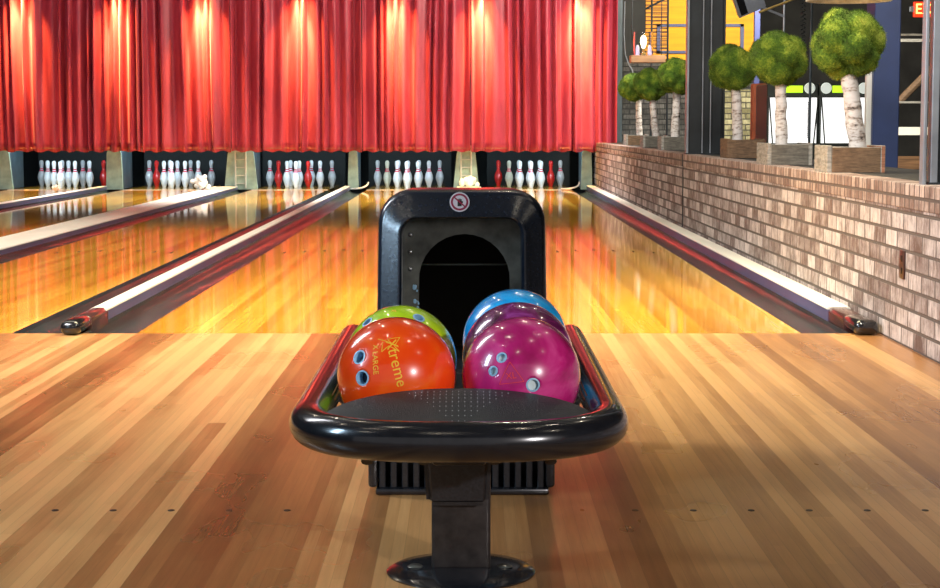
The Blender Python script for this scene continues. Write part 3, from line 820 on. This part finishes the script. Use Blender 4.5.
# ================================================================ WALL OUTLET
t = thing('wall_outlet', 'small dark brown power outlet on the brick wall near the foul line', 'outlet', (WX, 7.27, .325))
bm = B(); bx(bm, -.008, 0, -.04, .04, -.058, .058, .004, 2); p_ = obj('cover_plate', bm, M['outlet'], t, 35)
for z in (-.024, .024):
    bm = B(); bx(bm, -.0105, -.007, -.016, .016, z-.013, z+.013, .003, 2); obj('socket', bm, M['socket'], t, 35)

# ================================================================ STEEL POSTS
def ibeam(x0, w, yc, d, label, z0=WT-.003, tf=.018, extra=None):
    t = thing('steel_post', label, 'steel post', (x0, yc, z0), group='steel posts on the brick wall')
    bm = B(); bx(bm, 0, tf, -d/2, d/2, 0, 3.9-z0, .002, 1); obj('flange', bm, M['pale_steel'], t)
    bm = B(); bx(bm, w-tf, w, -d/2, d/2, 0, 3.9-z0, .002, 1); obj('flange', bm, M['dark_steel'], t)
    bm = B(); bx(bm, tf, w-tf, -.02, .02, 0, 3.9-z0); obj('web', bm, M['dark_steel'], t)
    bm = B(); bx(bm, -.008, w+.01, -d/2-.01, d/2+.01, -.0, .012, .002, 1); obj('foot_plate', bm, M['dark_steel'], t)
    for px in (extra or []):
        bm = B(); tube(bm, [(px, -.045, .0), (px, -.045, 3.9-z0)], .006, 10); obj('conduit', bm, M['pale_steel'], t, 40)
    return t
ibeam(1.765, .31, 14.8, .10, 'dark steel I-beam post standing between the two groups of moss trees', extra=[.13, .195])
ibeam(1.798, .32, 7.09, .06, 'steel I-beam post at the right edge of the picture', extra=[], tf=.028)
t = thing('mullion', 'pale grey steel mullion beside the right edge post', 'steel post', (1.768, 7.09, WT-.003), group=None)
bm = B(); bx(bm, 0, .014, -.03, .03, 0, 3.9-WT, .003, 1); obj('bar', bm, M['pale_steel'], t)
t = thing('window_post', 'slim teal steel post beside the right end of the curtain', 'steel post', (2.03, 25.35, WT-.003))
bm = B(); bx(bm, 0, .10, -.05, .05, 0, 3.9-WT, .004, 1); obj('post_body', bm, M['teal_steel'], t)
bm = B(); bx(bm, -.012, .012, -.06, -.045, 0, 3.9-WT); obj('edge_strip', bm, M['pale_steel'], t)
bm = B(); tube(bm, [(.13, -.02, 1.95), (.12, -.03, 1.5), (.14, -.03, 1.22), (.19, -.03, 1.08), (.24, -.03, 1.00), (.26, -.03, .90)], .009, 8); obj('cable', bm, M['pale_steel'], t, 40)

# ================================================================ MOSS TREES
def moss(bm, c, R, seed, lobes=None):
    rnd = random.Random(seed)
    cs = [(Vector((0, 0, 0)), R*.66)]
    for k in range(11):
        z = 1-2*(k+.5)/11; a = k*2.39996+seed; r = math.sqrt(1-z*z)
        s = rnd.uniform(.46, .62)*R
        cs.append((Vector((r*math.cos(a), r*math.sin(a), z*.93))*(R*1.04-s), s))
    tmp = B(); bmesh.ops.create_icosphere(tmp, subdivisions=5, radius=1)
    from mathutils import noise as nz
    pts = []
    for v in tmp.verts:
        d = v.co.normalized(); best = 0
        for cc, rr in cs:
            b = d.dot(cc); q = b*b-cc.dot(cc)+rr*rr
            if q > 0: best = max(best, b+math.sqrt(q))
        best += nz.noise(d*9+Vector((seed, 0, 0)))*R*.035+nz.noise(d*28+Vector((seed, 3, 0)))*R*.03
        v.co = d*best
    tmp.normal_update()
    base = {}
    for v in tmp.verts: base[v.index] = bm.verts.new(v.co+c)
    for f in tmp.faces: bm.faces.new([base[v.index] for v in f.verts])
    # short fuzz
    fl_ = list(tmp.faces)
    for k in range(7500):
        f = rnd.choice(fl_); w1, w2 = rnd.random(), rnd.random()
        if w1+w2 > 1: w1, w2 = 1-w1, 1-w2
        p = f.verts[0].co*(1-w1-w2)+f.verts[1].co*w1+f.verts[2].co*w2
        nn = (f.normal+Vector((rnd.gauss(0, .45), rnd.gauss(0, .45), rnd.gauss(0, .45)))).normalized()
        s = nn.cross(Vector((rnd.random()-.5, rnd.random()-.5, rnd.random()-.5))).normalized()*.0016
        ln = rnd.uniform(.008, .020)
        bm.faces.new((bm.verts.new(p+c-s), bm.verts.new(p+c+s), bm.verts.new(p+c+nn*ln)))
    tmp.free()
def tree(label, x0, y0, w, d, h, sideM, endM, bpx, bpy_, br_, tb, tt, tr, tilt=0, seed=1):
    """x0,y0 left front corner of the planter; ball placed over pixel column at the planter depth"""
    yc = y0+d/2; s = F/yc
    t = thing('topiary_tree', label, 'potted tree', (x0+w/2, yc, WT-.002), tilt, group='moss ball trees on the brick wall')
    pl = None
    bm = B(); bx(bm, -w/2, -w/2+.022, -d/2, d/2, 0, h, .003, 1); bx(bm, w/2-.022, w/2, -d/2, d/2, 0, h, .003, 1, 2)
    for s_ in (-1, 1): bx(bm, -w/2+.022, w/2-.022, s_*(d/2-.012)-.010, s_*(d/2-.012)+.010, .002, h-.008, .002, 1, 1)
    pl = obj('planter_box', bm, [endM, sideM, M['w_red'] if seed == 3 else endM], t)
    bm = B(); bx(bm, -w/2+.022, w/2-.022, -d/2+.022, d/2-.022, .0, h-.035); obj('soil', bm, M['soil'], pl)
    cx = (bpx-VX)/s-(x0+w/2); cz = H-(bpy_-HY)/s-(WT-.002)
    bx_ = (tb-VX)/s-(x0+w/2); tx = (tt-VX)/s-(x0+w/2)
    bm = B(); n = 12; rnd = random.Random(seed+40)
    pts = [(bx_+(tx-bx_)*k/n+rnd.uniform(-1, 1)*.004, rnd.uniform(-1, 1)*.004, h-.045+(cz-br_*.5-h+.045)*k/n) for k in range(n+1)]
    tube(bm, pts, [tr*(1.08-.16*k/n+rnd.uniform(-.05, .05)) for k in range(n+1)], 18); obj('trunk', bm, M['birch'], t, 60)
    bm = B(); moss(bm, Vector((0, 0, 0)), br_, seed); obj('foliage', bm, M['moss'], t, 80, loc=(cx, 0, cz))
    return t
tree('large moss ball tree on a birch trunk in the planter nearest the right edge post', 1.752, 8.87, .285, .33, .135, M['w_brown'], M['w_pale'], 844, 45, .180, 858, 844, .042, 0, 3)
tree('moss ball tree on a slim pale trunk in grey planter, left of the largest', 1.752, 10.65, .265, .40, .130, M['w_grey'], M['w_pale'], 776, 59.5, .172, 780, 779, .034, 0, 8)
tree('moss ball tree with a pinkish trunk, just right of the steel I-beam post', 1.835, 12.9, .27, .36, .140, M['w_brown'], M['w_brown'], 731, 68.5, .172, 737, 734, .036, 0, 15)
tree('moss ball tree just left of the steel I-beam post, partly hidden by it', 1.835, 17.3, .30, .36, .135, M['w_grey'], M['w_pale'], 676, 77, .19, 674, 676, .040, 0, 21)
tree('moss ball tree in the middle of the three left of the steel I-beam post', 1.86, 19.4, .27, .36, .130, M['w_grey'], M['w_pale'], 649, 85, .185, 655, 651, .036, 0, 27)
tree('moss ball tree farthest away, nearest to the curtain', 1.86, 21.5, .27, .36, .130, M['w_brown'], M['w_pale'], 632, 88, .175, 639, 637, .036, 0, 33)

# ================================================================ BAR ROOM BEHIND THE TREES
def PX(px, y): return (px-VX)/(F/y)
def PZ(py, y): return H-(py-HY)/(F/y)
bm = B(); bx(bm, 2.14, 9, 30.4, 30.5, 0, 3.9); struct('wall_back_bar', bm, M['dark_wall'])
bm = B(); bx(bm, 8.9, 9.0, -2.5, 30.4, 0, 3.9); struct('wall_bar_side', bm, M['dark_wall'])
D = 26.0
bm = B(); bx(bm, 2.14, PX(757, D), D, D+.1, 0, PZ(63, D)); struct('wall_partition', bm, M['brick_dark'])
bm = B(); bx(bm, PX(665, D), PX(752.5, D), D-.02, D+.1, PZ(63, D), 3.9); o = struct('wall_yellow', bm, M['yellow_wall'])
bm = B(); bx(bm, PX(644, D), PX(665, D), D-.02, D+.1, PZ(60, D), 3.9); struct('wall_orange', bm, M['orange_slats'])
bm = B(); bx(bm, 2.14, PX(644, D), D, D+.1, PZ(63, D), 3.9); struct('wall_dark_panel', bm, M['dark_wall'])
bm = B(); bx(bm, PX(722, D-1), PX(752, D-1), D-1.05, D-1, 0, PZ(90, D-1)); tag(obj('brick_pier', bm, M['cage_wall']), 'olive brick pier behind the pink trunked moss tree', 'pier')
# blue rectangle frame on the yellow wall
t = thing('wall_frame', 'dark blue rectangular frame mounted on the yellow wall', 'frame', (PX(698, D), D-.02, PZ(40, D)))
w_, h_ = (PX(741, D)-PX(655, D))/2, (PZ(25, D)-PZ(54, D))/2
for (a, b, c, d) in ((-w_, w_, h_-.04, h_), (-w_, w_, -h_, -h_+.04), (-w_, -w_+.05, -h_, h_), (w_-.05, w_, -h_, h_)):
    bm = B(); bx(bm, a, b, -.03, 0, c, d); obj('frame_bar', bm, M['navy'], t)
# black scaffold rack
D2 = 24.5
t = thing('pipe_rack', 'thin black metal rack in front of the yellow wall', 'rack', (PX(650, D2), D2, 0))
x_ = lambda p: PX(p, D2)-PX(650, D2)
bm = B()
tube(bm, [(x_(650), 0, 0), (x_(650), 0, 3.2)], .013, 8); tube(bm, [(x_(666), 0, 0), (x_(666), 0, 3.2)], .013, 8)
obj('upright', bm, M['dark_steel'], t, 40)
bm = B(); tube(bm, [(x_(643), 0, PZ(11, D2)), (x_(672), 0, PZ(-4, D2))], .014, 8); obj('top_bar', bm, M['dark_steel'], t, 40)
bm = B()
for k in range(16): tube(bm, [(x_(650), 0, PZ(60-k*3.4, D2)), (x_(666), 0, PZ(60-k*3.4, D2))], .004, 6)
obj('rungs', bm, M['dark_steel'], t)
# lamp on a shelf
D3 = 22.6
t = thing('wall_shelf', 'short brown wooden shelf carrying the glass lamp', 'shelf', (PX(646, D3), D3, PZ(60, D3)))
hw_ = (PX(663, D3)-PX(629, D3))/2
bm = B(); bx(bm, -hw_, hw_, -.12, .12, -.045, .045, .004, 1); obj('board', bm, M['plank'], t)
bm = B(); tube(bm, [(-hw_+.03, .10, .04), (-hw_+.03, .10, 3.9-PZ(60, D3))], .006, 6); tube(bm, [(hw_-.03, .10, .04), (hw_-.03, .10, 3.9-PZ(60, D3))], .006, 6); obj('hanging_rods', bm, M['dark_steel'], t)
t = thing('glass_lamp', 'glowing bulb in a clear glass cylinder on the wooden shelf', 'lamp', (PX(642, D3), D3, PZ(60, D3)+.045))
bm = B(); lathe(bm, [(.115, 0), (.122, 0), (.122, .29), (.115, .29), (.115, 0)], 32); obj('glass_cylinder', bm, M['glass'], t, 40)
bm = B(); lathe(bm, [(0, 0), (.035, 0), (.03, .03), (.016, .04), (.014, .09), (0, .09)], 16); obj('lamp_socket', bm, M['gold'], t, 40)
bm = B(); lathe(bm, [(0, .09), (.016, .09), (.030, .13), (.040, .17), (.036, .21), (.022, .24), (0, .25)], 16); obj('bulb', bm, M['bulb'], t, 60)
for s in (-1, 1):
    bm = B(); lathe(bm, [(0, 0), (.026, 0), (.022, .10), (.010, .13), (0, .13)], 12); obj('glass_ornament', bm, M['lilac'], t, 60, loc=(s*.075, -.02, 0))
# red brown pillar
D4 = 19.0
bm = B(); bx(bm, PX(751, D4), PX(765, D4), D4, D4+.14, 0, PZ(84, D4), .01, 1); tag(obj('brown_pillar', bm, M['red_brown']), 'reddish brown pillar left of the lit game cabinets', 'pillar')
# black vertical pipe by the yellow wall edge
bm = B(); bx(bm, PX(752, 22), PX(757.5, 22), 22, 22.08, 0, 3.9, .004, 1); tag(obj('dark_upright', bm, M['navy']), 'dark blue upright at the right edge of the yellow wall', 'upright')
# game cabinets
D5 = 17.0
def cabinet(a, b, label):
    c = PX((a+b)/2, D5); w_ = (PX(b, D5)-PX(a, D5))/2
    t = thing('game_cabinet', label, 'arcade cabinet', (c, D5, 0), group='lit game cabinets')
    z0, z1, z2 = PZ(144, D5), PZ(97, D5), PZ(84, D5)
    bm = B(); bx(bm, -w_, w_, .03, .7, 0, z2, .01, 1); bx(bm, -w_, w_, -.05, .03, 0, z0-.02, .01, 1); obj('cabinet_body', bm, M['cab_black'], t)
    bm = B(); bx(bm, -w_+.02, w_-.02, .0, .03, z0, z1); obj('lit_panel', bm, M['screen_white'], t)
    bm = B(); bx(bm, -w_+.12, w_-.15, .01, .035, PZ(93, D5), PZ(86, D5)); obj('lime_strip', bm, M['lime'], t)
    for xx in (w_-.085,) if a < 800 else (-w_+.06, w_-.06):
        bm = B(); lathe(bm, [(0, .012), (.045, .012), (.052, .006), (.052, 0), (0, 0)], 24)
        bmesh.ops.rotate(bm, cent=(0, 0, 0), matrix=Matrix.Rotation(PI/2, 3, 'X'), verts=bm.verts[:]); obj('round_dial', bm, M['disc_white'], t, 40, loc=(xx, .018, PZ(88.5, D5)))
    bm = B()
    for s in (-1, 1): tube(bm, [(s*(w_-.05), -.02, z0-.02), (s*(w_-.01), -.02, z1)], .007, 6)
    bx(bm, -w_, w_, -.03, .0, z1-.008, z1+.008); bx(bm, -w_, w_, -.03, 0, z0-.01, z0+.01)
    obj('front_frame', bm, M['cab_black'], t)
    bm = B(); tube(bm, [(w_-.10+.012*math.sin(k*1.9), -.03+.012*math.cos(k*1.9), z0+.05+(z1-z0-.1)*k/60) for k in range(61)], .004, 5); obj('coiled_cord', bm, M['cab_black'], t, 60)
cabinet(766, 817, 'left lit white game cabinet with a lime strip, behind the moss trees')
cabinet(818, 868, 'right lit white game cabinet with two round dials, beside the blue column')
# blue column
D6 = 12.0
t = thing('blue_column', 'flat blue column between the game cabinets and the exit area', 'column', (PX(884, D6), D6, 0))
w_ = (PX(897, D6)-PX(871, D6))/2
bm = B(); bx(bm, -w_, w_, 0, .25, 0, 3.9, .006, 1); obj('column_body', bm, M['blue_paint'], t)
bm = B(); bx(bm, -w_-.035, -w_, .05, .1, 0, 1.35); obj('edge_strip', bm, M['cream'], t)
# exit area
D7 = 24.0
t = thing('service_shelving', 'dark shelving with pale rails seen between the blue column and the steel post', 'shelving', (PX(912, D7), D7, 0))
w_ = .45
for (p0, p1, m_) in ((127, 135, M['cream']), (101.5, 103.5, M['w_pale']), (170, 172.5, M['gold']), (156, 169, M['plank']), (35, 37, M['w_grey']), (40, 43, M['w_pale'])):
    bm = B(); bx(bm, -w_, w_, -.02, .02, PZ(p1, D7), PZ(p0, D7)); obj('rail', bm, m_, t)
bm = B()
for s in (-1, 1): bx(bm, s*w_-.03, s*w_+.03, .02, .08, 0, 3.2)
obj('upright', bm, M['dark_steel'], t)
bm = B(); tube(bm, [(-.3, .05, PZ(110, D7)), (.35, .05, PZ(60, D7))], .05, 8); obj('brace', bm, M['w_brown'], t, 40)
D8 = 28.0
t = thing('exit_sign', 'red glowing exit sign beside the right edge post', 'exit sign', (PX(926, D8), D8, PZ(11, D8)))
bm = B(); bx(bm, PX(909.5, D8)-PX(926, D8), .33, 0, .07, -.115, .115, .01, 2); obj('sign_box', bm, M['exit_red'], t)
bm = text_mesh('EXIT', .22); bmesh.ops.rotate(bm, cent=(0, 0, 0), matrix=Matrix.Rotation(PI/2, 3, 'X'), verts=bm.verts[:])
r = bmesh.ops.extrude_face_region(bm, geom=bm.faces[:])
for v in [g for g in r['geom'] if isinstance(g, bmesh.types.BMVert)]: v.co.y -= .006
xs_ = min(v.co.x for v in bm.verts)
obj('lettering', bm, M['exit_letter'], t, loc=(PX(911.5, D8)-PX(926, D8)-xs_, -.001, 0))
bm = B(); bx(bm, -.32, -.23, .01, .06, -.04, .05, .01, 2); bx(bm, -.05, .05, .02, .05, .115, 3.9-PZ(11, D8)); obj('mount', bm, M['pale_steel'], t)
# television
D9 = 15.0
t = thing('television', 'tilted grey television hanging above the moss trees', 'television', (PX(746, D9), D9, PZ(4, D9)), 0)
bm = B(); bx(bm, -.12, .12, -.03, .03, -.09, .16, .01, 2)
bmesh.ops.rotate(bm, cent=(0, 0, 0), matrix=Matrix.Rotation(math.radians(-24), 3, 'Y') @ Matrix.Rotation(math.radians(28), 3, 'X'), verts=bm.verts[:]); obj('housing', bm, M['tv_grey'], t, 35)
bm = B(); bx(bm, -.10, -.04, -.034, -.028, -.07, .14)
bmesh.ops.rotate(bm, cent=(0, 0, 0), matrix=Matrix.Rotation(math.radians(-24), 3, 'Y') @ Matrix.Rotation(math.radians(28), 3, 'X'), verts=bm.verts[:]); obj('screen', bm, M['black_gloss'], t)
bm = B(); tube(bm, [(.03, .02, .1), (.03, .05, 3.9-PZ(4, D9))], .015, 8); obj('ceiling_mount', bm, M['dark_steel'], t, 40)
# pendant shade
D10 = 10.2
t = thing('pendant_lamp', 'wide pale pendant shade above the largest moss tree', 'lamp', (PX(845, D10), D10, PZ(3, D10)))
bm = B(); lathe(bm, [(.235, 0), (.24, .004), (.20, .05), (.10, .12), (.03, .15), (.025, .15), (.095, .112), (.195, .046), (.232, .004), (.235, 0)], 48); obj('shade', bm, M['shade'], t, 60)
bm = B(); tube(bm, [(0, 0, .14), (0, 0, 3.9-PZ(3, D10))], .006, 8); obj('cord', bm, M['black_gloss'], t, 40)
# brass pipe and coiled hanging cord
bm = B(); tube(bm, [(PX(756, 18), 18, PZ(14, 18)), (PX(830, 18), 18, PZ(-14, 18)), (PX(880, 18), 18, 3.9)], .012, 8); tag(obj('brass_pipe', bm, M['gold'], smooth=40), 'slanting brass pipe above the moss trees', 'pipe')
bm = B(); tube(bm, [(PX(800, 16)+.022*math.sin(k*1.57), 16+.022*math.cos(k*1.57), PZ(60, 16)+(3.9-PZ(60, 16))*k/260) for k in range(261)], .005, 5); tag(obj('hanging_coil', bm, M['dark_steel'], smooth=60), 'black coiled cord hanging behind the moss trees', 'cord')
bm = B(); tube(bm, [(PX(808, 16), 16, 0), (PX(808, 16), 16, 3.9)], .012, 8); tag(obj('thin_pole', bm, M['teal_steel'], smooth=40), 'thin blue grey pole between the two rightmost moss trees', 'pole')
bm = B(); tube(bm, [(PX(781, 20), 20, PZ(18, 20)), (PX(757, 20), 20, PZ(8, 20))], .014, 8); tube(bm, [(PX(781, 20), 20, 0), (PX(781, 20), 20, 3.9)], .012, 8); tag(obj('dark_pole', bm, M['pale_steel'], smooth=40), 'grey pole with a short strut behind the second moss tree from the right', 'pole')
